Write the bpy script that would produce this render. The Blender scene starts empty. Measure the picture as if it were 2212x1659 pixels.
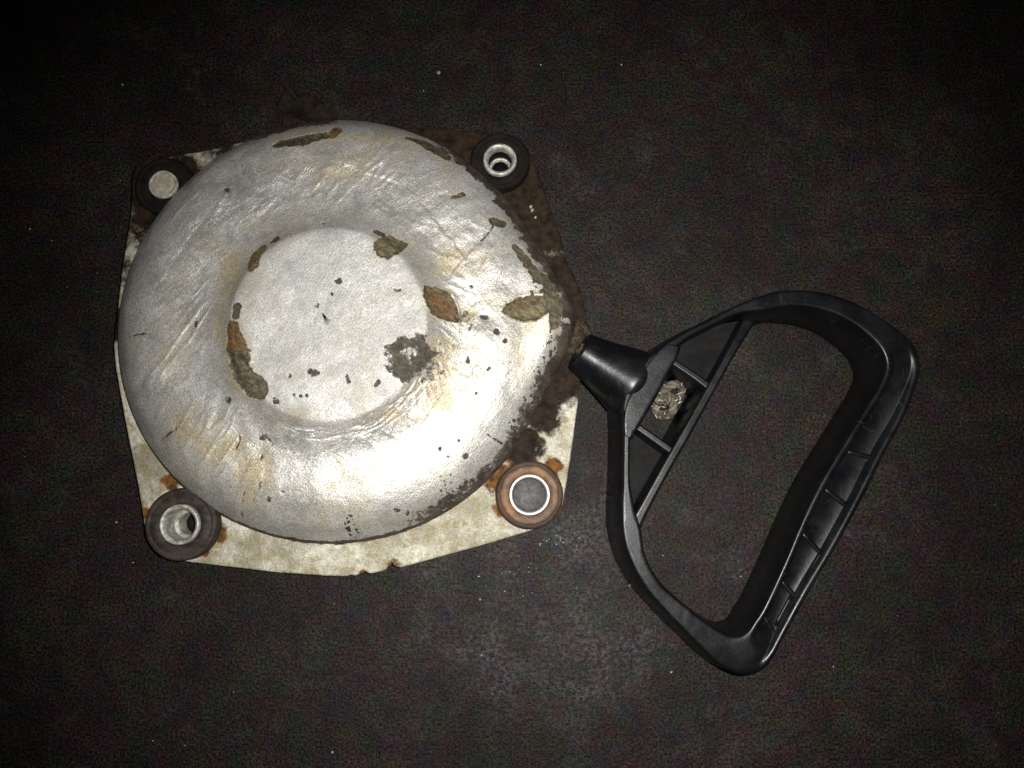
import bpy, bmesh, math, random
import numpy as np
from mathutils import Vector, Matrix

random.seed(4)
rng = np.random.default_rng(4)
S = bpy.context.scene
C = S.collection
MM = 0.001

# ------------------------------------------------------------------ camera
CAM_H = 0.300
TILT = math.radians(7.55)
F = 1736.0                       # focal length in pixels of a 2212 px wide picture
cam_data = bpy.data.cameras.new('camera')
cam_data.sensor_width = 36.0
cam_data.lens = 36.0 * F / 2212.0
cam_data.clip_start = 0.01
cam_data.clip_end = 50
cam = bpy.data.objects.new('camera', cam_data)
C.objects.link(cam)
cam.location = (0, 0, CAM_H)
cam.rotation_euler = (TILT, 0, 0)
S.camera = cam

# ------------------------------------------------------------------ night world
W = bpy.data.worlds.new('World')
S.world = W
W.use_nodes = True
bg = W.node_tree.nodes['Background']
bg.inputs[0].default_value = (0.9, 0.95, 1.0, 1)
bg.inputs[1].default_value = 0.004

# ------------------------------------------------------------------ phone flash beside the lens
ld = bpy.data.lights.new('phone_flash', 'SPOT')
ld.energy = 7.4
ld.color = (1.0, 0.985, 0.945)
ld.shadow_soft_size = 0.003
ld.spot_size = math.radians(93)
ld.spot_blend = 1.0
lo = bpy.data.objects.new('phone_flash', ld)
C.objects.link(lo)
lo.location = (0.013, 0.006, CAM_H + 0.004)
lo.rotation_euler = (math.radians(1.0), math.radians(-1.0), 0)

S.view_settings.view_transform = 'Standard'
S.view_settings.look = 'None'
S.view_settings.exposure = 0.0
S.view_settings.gamma = 1.0
S.cycles.use_denoising = False
S.cycles.sample_clamp_indirect = 0.6
S.cycles.sample_clamp_direct = 3.0
S.cycles.caustics_reflective = False
S.cycles.caustics_refractive = False
S.cycles.max_bounces = 5


# ------------------------------------------------------------------ helpers
def at(px, py, z):
    """Where the line of sight through a photo pixel meets the height z."""
    x = (px - 1106.0) / F
    y = -(py - 829.5) / F
    c, s = math.cos(TILT), math.sin(TILT)
    dy = y * c + s
    dz = y * s - c
    t = (z - CAM_H) / dz
    return Vector((x * t, dy * t, z))


def _hash(ix, iy, seed):
    h = (ix.astype(np.int64) * 374761393 + iy.astype(np.int64) * 668265263 + seed * 1442695041) & 0x7fffffff
    h = ((h ^ (h >> 13)) * 1274126177) & 0x7fffffff
    h = (h ^ (h >> 16)) & 0xffff
    return h / 65535.0


def vnoise(x, y, seed=0):
    x = np.asarray(x, float); y = np.asarray(y, float)
    ix = np.floor(x); iy = np.floor(y)
    fx = x - ix; fy = y - iy
    fx = fx * fx * (3 - 2 * fx); fy = fy * fy * (3 - 2 * fy)
    ix = ix.astype(np.int64); iy = iy.astype(np.int64)
    a = _hash(ix, iy, seed); b = _hash(ix + 1, iy, seed)
    c = _hash(ix, iy + 1, seed); d = _hash(ix + 1, iy + 1, seed)
    return (a + (b - a) * fx) * (1 - fy) + (c + (d - c) * fx) * fy


def fbm(x, y, seed=0, oct=4):
    v = 0; amp = 0.5
    for k in range(oct):
        v = v + amp * (vnoise(x * 2 ** k + 17.3 * k, y * 2 ** k - 9.1 * k, seed + k) - 0.5)
        amp *= 0.5
    return v * 2          # about -1..1


def sstep(a, b, x):
    t = np.clip((x - a) / (b - a), 0, 1)
    return t * t * (3 - 2 * t)


def tag(o, label=None, cat=None, group=None, kind=None):
    if label: o['label'] = label
    if cat: o['category'] = cat
    if group: o['group'] = group
    if kind: o['kind'] = kind
    return o


def mesh_obj(name, verts, faces, mat, parent=None, smooth=True):
    me = bpy.data.meshes.new(name)
    me.from_pydata([tuple(v) for v in verts], [], faces)
    me.update()
    if smooth:
        me.polygons.foreach_set('use_smooth', [True] * len(me.polygons))
    me.materials.append(mat)
    o = bpy.data.objects.new(name, me)
    C.objects.link(o)
    if parent: o.parent = parent
    return o


def bm_obj(name, bm, mat, parent=None, smooth=True):
    bmesh.ops.recalc_face_normals(bm, faces=bm.faces)
    me = bpy.data.meshes.new(name)
    bm.to_mesh(me); bm.free()
    if smooth:
        me.polygons.foreach_set('use_smooth', [True] * len(me.polygons))
    me.materials.append(mat)
    o = bpy.data.objects.new(name, me)
    C.objects.link(o)
    if parent: o.parent = parent
    return o


def empty(name, loc=(0, 0, 0)):
    o = bpy.data.objects.new(name, None)
    o.empty_display_size = 0.02
    C.objects.link(o)
    o.location = loc
    return o


def attr(o, name, arr):
    a = o.data.attributes.new(name, 'FLOAT', 'POINT')
    a.data.foreach_set('value', np.asarray(arr, np.float32))


def catmull(P, n=6, closed=False):
    P = [np.array(p, float) for p in P]
    out = []
    N = len(P)
    rngi = range(N if closed else N - 1)
    for i in rngi:
        if closed:
            p0, p1, p2, p3 = P[i - 1], P[i], P[(i + 1) % N], P[(i + 2) % N]
        else:
            p0 = P[max(i - 1, 0)]; p1 = P[i]; p2 = P[i + 1]; p3 = P[min(i + 2, N - 1)]
        for k in range(n):
            t = k / n
            out.append(0.5 * ((2 * p1) + (-p0 + p2) * t + (2 * p0 - 5 * p1 + 4 * p2 - p3) * t * t
                              + (-p0 + 3 * p1 - 3 * p2 + p3) * t ** 3))
    if not closed: out.append(P[-1])
    return out


# ------------------------------------------------------------------ materials
class NT:
    def __init__(self, name):
        self.m = bpy.data.materials.new(name)
        self.m.use_nodes = True
        self.t = self.m.node_tree
        self.b = self.t.nodes['Principled BSDF']
        self.tc = self.t.nodes.new('ShaderNodeTexCoord')

    def n(self, typ, **kw):
        nd = self.t.nodes.new(typ)
        for k, v in kw.items(): setattr(nd, k, v)
        return nd

    def l(self, a, b): self.t.links.new(a, b)

    def noise(self, scale, detail=4, rough=0.55, dist=0.0, off=(0, 0, 0)):
        mp = self.n('ShaderNodeMapping')
        mp.inputs['Location'].default_value = off
        self.l(self.tc.outputs['Object'], mp.inputs['Vector'])
        nd = self.n('ShaderNodeTexNoise')
        nd.inputs['Scale'].default_value = scale
        nd.inputs['Detail'].default_value = detail
        nd.inputs['Roughness'].default_value = rough
        nd.inputs['Distortion'].default_value = dist
        self.l(mp.outputs[0], nd.inputs['Vector'])
        return nd

    def ramp(self, src, a, b, lo=0.0, hi=1.0, smooth=True):
        nd = self.n('ShaderNodeMapRange')
        nd.interpolation_type = 'SMOOTHSTEP' if smooth else 'LINEAR'
        nd.inputs['From Min'].default_value = a
        nd.inputs['From Max'].default_value = b
        nd.inputs['To Min'].default_value = lo
        nd.inputs['To Max'].default_value = hi
        self.l(src, nd.inputs['Value'])
        return nd.outputs[0]

    def math(self, op, a, b=None):
        nd = self.n('ShaderNodeMath', operation=op)
        for i, v in enumerate((a, b)):
            if v is None: continue
            if isinstance(v, (int, float)): nd.inputs[i].default_value = v
            else: self.l(v, nd.inputs[i])
        return nd.outputs[0]

    def mix(self, f, a, b, mode='MIX'):
        nd = self.n('ShaderNodeMix', data_type='RGBA', blend_type=mode)
        ins = [nd.inputs[0], nd.inputs[6], nd.inputs[7]]
        for i, v in zip(ins, (f, a, b)):
            if isinstance(v, (int, float)): i.default_value = v
            elif isinstance(v, tuple): i.default_value = v + (1,) if len(v) == 3 else v
            else: self.l(v, i)
        return nd.outputs[2]

    def attr(self, name):
        nd = self.n('ShaderNodeAttribute'); nd.attribute_name = name
        return nd.outputs['Fac']

    def bump(self, h, strength, dist, prev=None):
        nd = self.n('ShaderNodeBump')
        nd.inputs['Strength'].default_value = strength
        nd.inputs['Distance'].default_value = dist
        self.l(h, nd.inputs['Height'])
        if prev is not None: self.l(prev, nd.inputs['Normal'])
        return nd.outputs[0]

    def set(self, **kw):
        names = dict(col='Base Color', met='Metallic', rough='Roughness', spec='Specular IOR Level', norm='Normal')
        for k, v in kw.items():
            s = self.b.inputs[names[k]]
            if isinstance(v, (int, float)): s.default_value = v
            elif isinstance(v, tuple): s.default_value = v + (1,)
            else: self.l(v, s)
        return self.m


def mat_ground():
    g = NT('dark_asphalt')
    big = g.noise(14, 5, 0.6)
    mid = g.noise(120, 5, 0.65, off=(3, 1, 0))
    grain = g.noise(1200, 2, 0.6, off=(1, 7, 0))
    c = g.mix(g.ramp(big.outputs[0], 0.3, 0.72), (0.0078, 0.0055, 0.0046), (0.0155, 0.0114, 0.0096))
    c = g.mix(g.ramp(mid.outputs[0], 0.35, 0.7, 0.0, 0.5), c, (0.0052, 0.0046, 0.0044))
    # random colour speckle in two sizes, imitating camera noise

    def tintmap(scale, lo, hi, off):
        hn = g.noise(scale, 1, 0.6, off=off)
        mr = g.n('ShaderNodeMapRange'); mr.data_type = 'FLOAT_VECTOR'
        mr.inputs[7].default_value = (0.36,) * 3; mr.inputs[8].default_value = (0.64,) * 3
        mr.inputs[9].default_value = (lo,) * 3; mr.inputs[10].default_value = (hi,) * 3
        g.l(hn.outputs[1], mr.inputs[6])
        return mr.outputs[1]
    c = g.mix(1.0, c, tintmap(800, 0.68, 1.32, (5, 5, 2)), 'MULTIPLY')
    c = g.mix(1.0, c, tintmap(110, 0.74, 1.26, (1, 9, 4)), 'MULTIPLY')
    gr = g.ramp(grain.outputs[0], 0.36, 0.68, 0.0, 2.5, False)
    comb = g.n('ShaderNodeCombineColor')
    for i in range(3): g.l(gr, comb.inputs[i])
    c = g.mix(1.0, c, comb.outputs[0], 'MULTIPLY')
    # scuffed, dusty ground around the plate's lower right corner; flash sheen painted in too
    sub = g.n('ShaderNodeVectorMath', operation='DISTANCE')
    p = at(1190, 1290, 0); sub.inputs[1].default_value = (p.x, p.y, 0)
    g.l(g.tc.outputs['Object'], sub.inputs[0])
    flash_pool = g.ramp(sub.outputs['Value'], 0.012, 0.085, 1.0, 0.0)
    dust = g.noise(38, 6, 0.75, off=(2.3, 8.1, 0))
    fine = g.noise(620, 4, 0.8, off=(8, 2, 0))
    dm = g.math('MULTIPLY', g.ramp(g.math('ADD', dust.outputs[0], g.math('MULTIPLY', flash_pool, 0.16)), 0.52, 0.80), g.ramp(fine.outputs[0], 0.42, 0.66))
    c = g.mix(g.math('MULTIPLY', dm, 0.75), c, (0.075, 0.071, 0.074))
    vor = g.n('ShaderNodeTexVoronoi'); vor.inputs['Scale'].default_value = 260
    g.l(g.tc.outputs['Object'], vor.inputs['Vector'])
    h = g.math('ADD', g.math('MULTIPLY', vor.outputs['Distance'], 0.5), g.math('ADD', grain.outputs[0], g.math('MULTIPLY', mid.outputs[0], 1.4)))
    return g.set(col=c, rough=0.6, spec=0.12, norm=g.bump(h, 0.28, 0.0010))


def mat_silver():
    g = NT('silver_painted_metal')
    a = g.noise(45, 5, 0.6)
    b = g.noise(160, 5, 0.7, 0.4, off=(2, 4, 1))
    fine = g.noise(1700, 3, 0.85, off=(6, 1, 0))
    c = g.mix(g.ramp(a.outputs[0], 0.34, 0.68), (0.40, 0.388, 0.36), (0.58, 0.57, 0.55))
    c = g.mix(g.ramp(b.outputs[0], 0.38, 0.72, 0.0, 0.8), c, (0.36, 0.345, 0.30))
    # grease stains
    y = g.noise(36, 5, 0.65, 0.6, off=(9, 3, 4))
    st = g.math('ADD', g.math('MULTIPLY', g.attr('stain'), 1.0), g.ramp(y.outputs[0], 0.44, 0.70, 0.0, 0.55))
    st = g.math('MULTIPLY', st, g.ramp(b.outputs[0], 0.25, 0.65, 0.35, 1.0))
    c = g.mix(g.math('MINIMUM', st, 0.72), c, (0.26, 0.20, 0.095))
    spk = g.ramp(fine.outputs[0], 0.30, 0.70, 0.45, 1.55, False)
    comb = g.n('ShaderNodeCombineColor')
    for i in range(3): g.l(spk, comb.inputs[i])
    c = g.mix(1.0, c, comb.outputs[0], 'MULTIPLY')
    # scratches and cool/warm mottling
    crease = None

    def streak(scale, rz, sx, off):
        m1 = g.n('ShaderNodeMapping'); m1.inputs['Rotation'].default_value = (0, 0, rz)
        m2 = g.n('ShaderNodeMapping'); m2.inputs['Scale'].default_value = (1, sx, 1); m2.inputs['Location'].default_value = off
        g.l(g.tc.outputs['Object'], m1.inputs['Vector']); g.l(m1.outputs[0], m2.inputs['Vector'])
        sn = g.n('ShaderNodeTexNoise'); sn.inputs['Scale'].default_value = scale; sn.inputs['Detail'].default_value = 4
        sn.inputs['Roughness'].default_value = 0.65; sn.inputs['Distortion'].default_value = 0.6
        g.l(m2.outputs[0], sn.inputs['Vector'])
        return sn.outputs[0]
    for rz, sx, off, colr, k in ((0.9, 8, (1, 2, 0), (0.80, 0.79, 0.76), 0.5), (-0.6, 9, (4, 4, 0), (0.22, 0.205, 0.17), 0.5), (2.2, 10, (7, 1, 0), (0.20, 0.19, 0.16), 0.4)):
        sn = streak(60, rz, sx, off)
        c = g.mix(g.ramp(sn, 0.62, 0.78, 0.0, k * 0.8), c, colr)
    for rz, sx, off in ((0.7, 4, (3, 3, 1)), (-0.5, 4.5, (1, 8, 2)), (1.9, 4, (6, 2, 0))):
        sn = g.ramp(streak(95, rz, sx, off), 0.5, 0.75)
        crease = sn if crease is None else g.math('ADD', crease, sn)
    blot = g.noise(95, 6, 0.75, 0.5, off=(5, 5, 5))
    c = g.mix(g.ramp(blot.outputs[0], 0.48, 0.70, 0.0, 0.7), c, (0.25, 0.245, 0.235))
    c = g.mix(g.math('MULTIPLY', g.attr('matt'), 0.32), c, (0.22, 0.225, 0.23))
    # chips, dirt: ragged edges
    rag = g.noise(480, 6, 0.8, 0.3, off=(3, 3, 3))
    rg = g.math('MULTIPLY', g.math('SUBTRACT', rag.outputs[0], 0.5), 1.7)
    chip = g.ramp(g.math('ADD', g.attr('chip'), rg), 0.37, 0.63)
    pit = g.noise(240, 4, 0.6, off=(1.5, 8.2, 0.3))
    pits = g.ramp(pit.outputs[0], 0.735, 0.765, 0.0, 0.9)
    hue = g.attr('hue')
    mp = g.n('ShaderNodeMapping'); mp.vector_type = 'TEXTURE'; mp.inputs['Scale'].default_value = (1.4, 0.8, 1); mp.inputs['Rotation'].default_value = (0, 0, -0.5)
    g.l(g.tc.outputs['Object'], mp.inputs['Vector'])
    rn = g.n('ShaderNodeTexNoise'); rn.inputs['Scale'].default_value = 560; rn.inputs['Detail'].default_value = 5; rn.inputs['Roughness'].default_value = 0.8
    g.l(mp.outputs[0], rn.inputs['Vector'])
    rust = g.mix(g.ramp(rn.outputs[0], 0.35, 0.65), (0.035, 0.018, 0.008), (0.155, 0.068, 0.020))
    olive = g.mix(g.ramp(rn.outputs[0], 0.35, 0.68), (0.030, 0.023, 0.011), (0.17, 0.14, 0.062))
    dark = g.mix(g.ramp(rn.outputs[0], 0.35, 0.72), (0.013, 0.011, 0.009), (0.060, 0.050, 0.038))
    cc = g.mix(g.ramp(hue, 0.0, 0.5, smooth=False), dark, olive)
    cc = g.mix(g.ramp(hue, 0.5, 1.0, smooth=False), cc, rust)
    # grime on the side wall, and the gap shade painted along the rim
    dirt = g.ramp(g.math('ADD', g.attr('dirt'), g.math('MULTIPLY', rg, 1.1)), 0.35, 0.65)
    c = g.mix(dirt, c, g.mix(g.ramp(b.outputs[0], 0.3, 0.7), (0.018, 0.013, 0.009), (0.070, 0.053, 0.038)))
    c = g.mix(pits, c, (0.07, 0.055, 0.035))
    c = g.mix(chip, c, cc)
    loss = g.math('MAXIMUM', chip, g.math('MAXIMUM', g.math('MULTIPLY', dirt, 0.85), pits))
    keep = g.math('SUBTRACT', 1.0, loss)
    met = g.math('MULTIPLY', keep, g.ramp(g.attr('matt'), 0, 1, 0.55, 0.30, False))
    met = g.math('MULTIPLY', met, g.math('SUBTRACT', 1.0, g.math('MINIMUM', g.math('MULTIPLY', st, 0.7), 0.65)))
    ro = g.math('ADD', g.math('ADD', g.math('MULTIPLY', loss, 0.25), g.math('MULTIPLY', g.attr('matt'), 0.14)), g.ramp(b.outputs[0], 0.3, 0.7, 0.31, 0.45))
    wav = g.n('ShaderNodeTexWave'); wav.inputs['Scale'].default_value = 330
    wav.inputs['Distortion'].default_value = 5; wav.inputs['Detail'].default_value = 3
    wav.inputs['Detail Scale'].default_value = 1.3
    mp = g.n('ShaderNodeMapping'); mp.inputs['Rotation'].default_value = (0, 0, 0.6)
    g.l(g.tc.outputs['Object'], mp.inputs['Vector']); g.l(mp.outputs[0], wav.inputs['Vector'])
    n1 = g.bump(g.math('ADD', b.outputs[0], g.math('MULTIPLY', blot.outputs[0], 0.9)), 0.24, 0.0010)
    n1 = g.bump(g.math('MULTIPLY', crease, g.attr('crumple')), 0.21, 0.0005, n1)
    n2 = g.bump(fine.outputs[0], 0.38, 0.00042, n1)
    n3 = g.bump(g.math('MULTIPLY', wav.outputs[1], keep), 0.05, 0.0003, n2)
    n4 = g.bump(g.math('ADD', keep, g.math('MULTIPLY', g.math('MULTIPLY', loss, rn.outputs[0]), 0.9)), 0.7, 0.0006, n3)
    return g.set(col=c, met=met, rough=ro, norm=n4)


def mat_plate():
    g = NT('grimy_cast_aluminium')
    a = g.noise(60, 5, 0.65)
    b = g.noise(260, 5, 0.7, off=(2, 4, 1))
    fine = g.noise(1700, 3, 0.85, off=(6, 1, 0))
    c = g.mix(g.ramp(a.outputs[0], 0.35, 0.66), (0.20, 0.182, 0.130), (0.46, 0.442, 0.372))
    c = g.mix(g.ramp(b.outputs[0], 0.42, 0.72, 0.0, 0.9), c, (0.19, 0.15, 0.06))
    spk = g.ramp(fine.outputs[0], 0.28, 0.72, 0.5, 1.5, False)
    comb = g.n('ShaderNodeCombineColor')
    for i in range(3): g.l(spk, comb.inputs[i])
    c = g.mix(1.0, c, comb.outputs[0], 'MULTIPLY')
    rag = g.noise(280, 6, 0.7, 0.3, off=(3, 3, 3))
    rg = g.math('SUBTRACT', rag.outputs[0], 0.5)
    rust = g.ramp(g.math('ADD', g.attr('rust'), g.math('MULTIPLY', rg, 1.9)), 0.30, 0.85)
    dirt = g.ramp(g.math('ADD', g.attr('dirt'), g.math('MULTIPLY', rg, 1.2)), 0.3, 0.7)  # real dirt, plus the shade painted beside the dome
    c = g.mix(rust, c, g.mix(g.ramp(b.outputs[0], 0.35, 0.65), (0.030, 0.014, 0.005), (0.15, 0.068, 0.016)))
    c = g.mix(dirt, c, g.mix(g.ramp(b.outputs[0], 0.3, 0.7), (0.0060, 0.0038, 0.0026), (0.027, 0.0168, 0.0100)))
    met = g.math('MULTIPLY', g.math('SUBTRACT', 1.0, g.math('MAXIMUM', rust, dirt)), 0.25)
    n1 = g.bump(b.outputs[0], 0.5, 0.0009)
    n2 = g.bump(fine.outputs[0], 0.5, 0.0004, n1)
    return g.set(col=c, met=met, rough=0.55, spec=g.math('SUBTRACT', 0.4, g.math('MULTIPLY', g.math('MAXIMUM', rust, dirt), 0.34)), norm=n2)


def mat_simple(name, c0, c1, scale, rough, met=0.0, spec=0.5, bump=0.4, dist=0.0006, fine=900, rand=(0, 0, 0)):
    g = NT(name)
    a = g.noise(scale, 5, 0.65, 0.2, off=rand)
    f = g.noise(fine, 3, 0.75, off=(6, 1, 0))
    c = g.mix(g.ramp(a.outputs[0], 0.33, 0.67), c0, c1)
    spk = g.ramp(f.outputs[0], 0.25, 0.75, 0.65, 1.35, False)
    comb = g.n('ShaderNodeCombineColor')
    for i in range(3): g.l(spk, comb.inputs[i])
    c = g.mix(1.0, c, comb.outputs[0], 'MULTIPLY')
    n1 = g.bump(a.outputs[0], bump, dist)
    n2 = g.bump(f.outputs[0], bump * 0.6, dist * 0.4, n1)
    return g.set(col=c, met=met, rough=rough, spec=spec, norm=n2)


M_ground = mat_ground()
M_silver = mat_silver()
M_plate = mat_plate()
M_rubber = mat_simple('old_black_rubber', (0.012, 0.009, 0.0072), (0.042, 0.032, 0.025), 240, 0.65, 0.0, 0.2)
M_rubber_oily = mat_simple('oil_soaked_rubber', (0.0035, 0.0027, 0.0022), (0.010, 0.007, 0.0055), 180, 0.8, 0.0, 0.12)
M_rubber_rust = mat_simple('rubber_with_rust', (0.012, 0.007, 0.005), (0.045, 0.022, 0.010), 160, 0.75)
M_sleeve = mat_simple('dull_zinc', (0.20, 0.19, 0.16), (0.46, 0.45, 0.40), 420, 0.5, 0.35)
M_sleeve_bright = mat_simple('worn_bright_steel', (0.66, 0.64, 0.60), (0.80, 0.79, 0.76), 300, 0.4, 0.35)
M_bore = mat_simple('dusty_dark_bore', (0.045, 0.042, 0.045), (0.10, 0.095, 0.10), 320, 0.8)
M_rust = mat_simple('rusty_steel', (0.042, 0.018, 0.005), (0.145, 0.064, 0.017), 220, 0.6, 0.1)
M_plug = mat_simple('dirt_packed', (0.20, 0.175, 0.12), (0.33, 0.30, 0.23), 320, 0.8)
M_grime = mat_simple('oily_grime', (0.012, 0.0075, 0.0045), (0.055, 0.036, 0.021), 330, 0.6, 0.0, 0.15, 0.9, 0.0012)
def mat_plastic():
    g = NT('black_plastic')
    a = g.noise(90, 5, 0.65, 0.2)
    f = g.noise(1500, 3, 0.75, off=(6, 1, 0))
    c = g.mix(g.ramp(a.outputs[0], 0.33, 0.67), (0.0024, 0.0026, 0.0033), (0.0046, 0.0049, 0.0059))
    # dust in patches, fine scuffs
    d1 = g.noise(70, 6, 0.75, 0.4, off=(4, 7, 2)); d2 = g.noise(800, 3, 0.8, off=(1, 3, 8))
    dm = g.math('MULTIPLY', g.ramp(d1.outputs[0], 0.52, 0.76), g.ramp(d2.outputs[0], 0.45, 0.68))
    scf = None
    for rz, off in ((0.4, (1, 1, 0)), (1.5, (5, 2, 3)), (2.5, (2, 8, 1))):
        m1 = g.n('ShaderNodeMapping'); m1.inputs['Rotation'].default_value = (0, 0, rz)
        m2 = g.n('ShaderNodeMapping'); m2.inputs['Scale'].default_value = (1, 22, 1); m2.inputs['Location'].default_value = off
        g.l(g.tc.outputs['Object'], m1.inputs['Vector']); g.l(m1.outputs[0], m2.inputs['Vector'])
        sn = g.n('ShaderNodeTexNoise'); sn.inputs['Scale'].default_value = 75; sn.inputs['Detail'].default_value = 3
        g.l(m2.outputs[0], sn.inputs['Vector'])
        r = g.ramp(sn.outputs[0], 0.68, 0.74)
        scf = r if scf is None else g.math('MAXIMUM', scf, r)
    c = g.mix(g.math('MULTIPLY', dm, 0.8), c, (0.026, 0.023, 0.020))
    c = g.mix(g.math('MULTIPLY', scf, 0.6), c, (0.022, 0.022, 0.023))
    ro = g.math('ADD', g.ramp(a.outputs[0], 0.3, 0.7, 0.27, 0.40), g.math('MULTIPLY', g.math('MAXIMUM', dm, scf), 0.25))
    n1 = g.bump(a.outputs[0], 0.25, 0.0005)
    n2 = g.bump(f.outputs[0], 0.16, 0.0002, n1)
    return g.set(col=c, rough=ro, spec=0.24, norm=n2)


M_plastic = mat_plastic()
M_web = mat_simple('dusty_black_plastic', (0.0025, 0.0024, 0.0026), (0.0075, 0.0069, 0.0066), 110, 0.7, 0.0, 0.10, 0.3, 0.0004, 900)
M_rope = mat_simple('frayed_rope', (0.040, 0.033, 0.023), (0.13, 0.112, 0.083), 260, 0.8, 0.0, 0.3, 0.35, 0.0004)
M_rope_oily = mat_simple('oily_rope', (0.016, 0.011, 0.006), (0.060, 0.043, 0.025), 300, 0.7, 0.0, 0.3, 0.8, 0.0006)
M_rope_fibre = mat_simple('pale_rope_fibre', (0.20, 0.17, 0.125), (0.40, 0.37, 0.31), 500, 0.6)
M_scrap = mat_simple('dry_brown_scrap', (0.007, 0.0052, 0.004), (0.024, 0.017, 0.012), 200, 0.8, 0.0, 0.08)
M_grit = mat_simple('pale_grit', (0.12, 0.12, 0.115), (0.32, 0.31, 0.30), 300, 0.6)

# ------------------------------------------------------------------ ground
bm = bmesh.new()
bmesh.ops.create_grid(bm, x_segments=40, y_segments=40, size=1.5)
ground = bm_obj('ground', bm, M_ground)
tag(ground, kind='structure')

# ------------------------------------------------------------------ starter cover
CX, CY = -0.0640, 0.0595
cover = empty('starter_cover', (CX, CY, 0))
tag(cover, 'round silver starter cover with rust chips on a square plate, left of the black handle', 'starter cover')
PXMM = 6.55                       # photo pixels per mm on the face of the cover


def loc(px, py, z):
    p = at(px, py, z)
    return ((p.x - CX) / MM, (p.y - CY) / MM)


# --- face: turned profile (mm), then hand dented
prof = [(0, 35.4), (12, 35.4), (24, 35.35), (30, 35.2), (32.2, 34.9), (33.4, 34.4), (34.4, 33.5), (36.2, 32.0), (38.6, 30.4),
        (41.6, 29.0), (45, 27.95), (48.5, 27.3), (52, 26.95), (56, 26.6), (60, 26.1), (64, 25.2), (68, 23.6), (71.5, 21.5), (74.2, 18.9),
        (76.3, 16.3), (77.3, 14.6), (77.5, 13.9), (77.1, 13.2), (76.4, 12.6)]
NT_, NR_ = 760, 250
pr = np.array(catmull(prof, 24))
seg = np.concatenate([[0], np.cumsum(np.hypot(np.diff(pr[:, 0]), np.diff(pr[:, 1])))])
u = np.linspace(0.012, 1, NR_) * seg[-1]
R = np.interp(u, seg, pr[:, 0]); Z = np.interp(u, seg, pr[:, 1])
th = np.linspace(0, 2 * np.pi, NT_, endpoint=False)
TH, RR = np.meshgrid(th, R); ZZ = np.repeat(Z[:, None], NT_, 1)
# the pressing is not a perfect circle
sp_px = at(1266, 690, 0.013)
sp_a = math.atan2(sp_px.y - CY, sp_px.x - CX); sp_r = math.hypot(sp_px.x - CX, sp_px.y - CY) / MM / 77.5
sp_h = math.acos(1 / sp_r)
dphi = np.abs((TH - sp_a + np.pi) % (2 * np.pi) - np.pi)
tear = np.where(dphi < sp_h, 1 / np.cos(np.clip(sp_h - np.sqrt(dphi ** 2 + 0.10 ** 2), 0, 1.2)), 1.0)
spout_w = sstep(64, 77, RR)
ZZ = ZZ + 3.0 * np.exp(-(dphi / 0.24) ** 2) * sstep(66, 73, RR) * (1 - sstep(76.0, 77.5, RR) * 0.6)
RR = RR * (1 + spout_w * (tear - 1)) * (1 + 0.011 * sstep(45, 70, RR))
RR = RR * (1 + sstep(45, 75, RR) * (0.003 * np.cos(2 * TH + 0.7) + 0.003 * np.cos(3 * TH + 2.1)))
pc = at(708, 697, 0.0354)
sh = 1 - sstep(33, 70, RR)
X = RR * np.cos(TH) + sh * (pc.x - CX) / MM; Y = RR * np.sin(TH) + sh * (pc.y - CY) / MM
zw = ZZ.copy()

ZF = 0.032


def cap_dist(pts):
    """Ragged capsule: list of (px, py, radius px); 1 inside, falling to 0 outside."""
    best = np.full(X.shape, -9.0)
    q = [loc(a, b, ZF) + (r / PXMM,) for a, b, r in pts]
    if len(q) == 1: q = q * 2
    for (x0, y0, r0), (x1, y1, r1) in zip(q[:-1], q[1:]):
        dx, dy = x1 - x0, y1 - y0
        L = dx * dx + dy * dy + 1e-9
        t = np.clip(((X - x0) * dx + (Y - y0) * dy) / L, 0, 1)
        d = np.hypot(X - x0 - t * dx, Y - y0 - t * dy)
        r = r0 + (r1 - r0) * t
        best = np.maximum(best, (r - d) / np.maximum(r, 0.9) )
    return best


def lens(px, py, a, b, ang):
    x0, y0 = loc(px, py, ZF)
    c, s = math.cos(math.radians(-ang)), math.sin(math.radians(-ang))
    dx, dy = X - x0, Y - y0
    p = (dx * c + dy * s) / (a / PXMM); q = (-dx * s + dy * c) / (b / PXMM)
    return np.maximum(1 - p * p, -1.5 + 0 * p) - np.abs(q) - 0.6 * np.maximum(np.abs(p) - 1, 0)


def ell(px, py, a, b, ang):
    x0, y0 = loc(px, py, ZF)
    c, s = math.cos(math.radians(-ang)), math.sin(math.radians(-ang))
    dx, dy = X - x0, Y - y0
    p = (dx * c + dy * s) / (a / PXMM); q = (-dx * s + dy * c) / (b / PXMM)
    return 1 - np.hypot(p, q)


chip = np.zeros(X.shape); hue = np.full(X.shape, 0.15); stain = np.zeros(X.shape)
warp = fbm(X / 3.0, Y / 3.0, 31, 4)
fw = fbm(X / 1.1, Y / 1.1, 37, 3)
fg = fbm(X / 2.0, Y / 2.0, 53, 5)


def add_chip(d, h, depth=0.25, ragged=0.25, soft=0.22, amount=1.0):
    global chip, hue, zw, stain
    dd = d + ragged * (0.7 * warp + 0.9 * fg) + 0.12 * fw
    m = sstep(-soft, soft, dd) * amount
    chip = np.maximum(chip, m)
    if depth > 0.19: stain = np.maximum(stain, 0.75 * sstep(-0.8, 0.1, dd + 0.3 * warp))
    he = h * (0.25 + 0.75 * sstep(0.02, 0.30, dd)) if depth > 0.19 else h
    hue = np.where(dd > -0.6, np.where(m > 0.02, he, hue), hue)
    zw = zw - depth * sstep(0.0, 0.25, dd) + 0.22 * depth * np.exp(-((dd + 0.06) / 0.07) ** 2)


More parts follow.
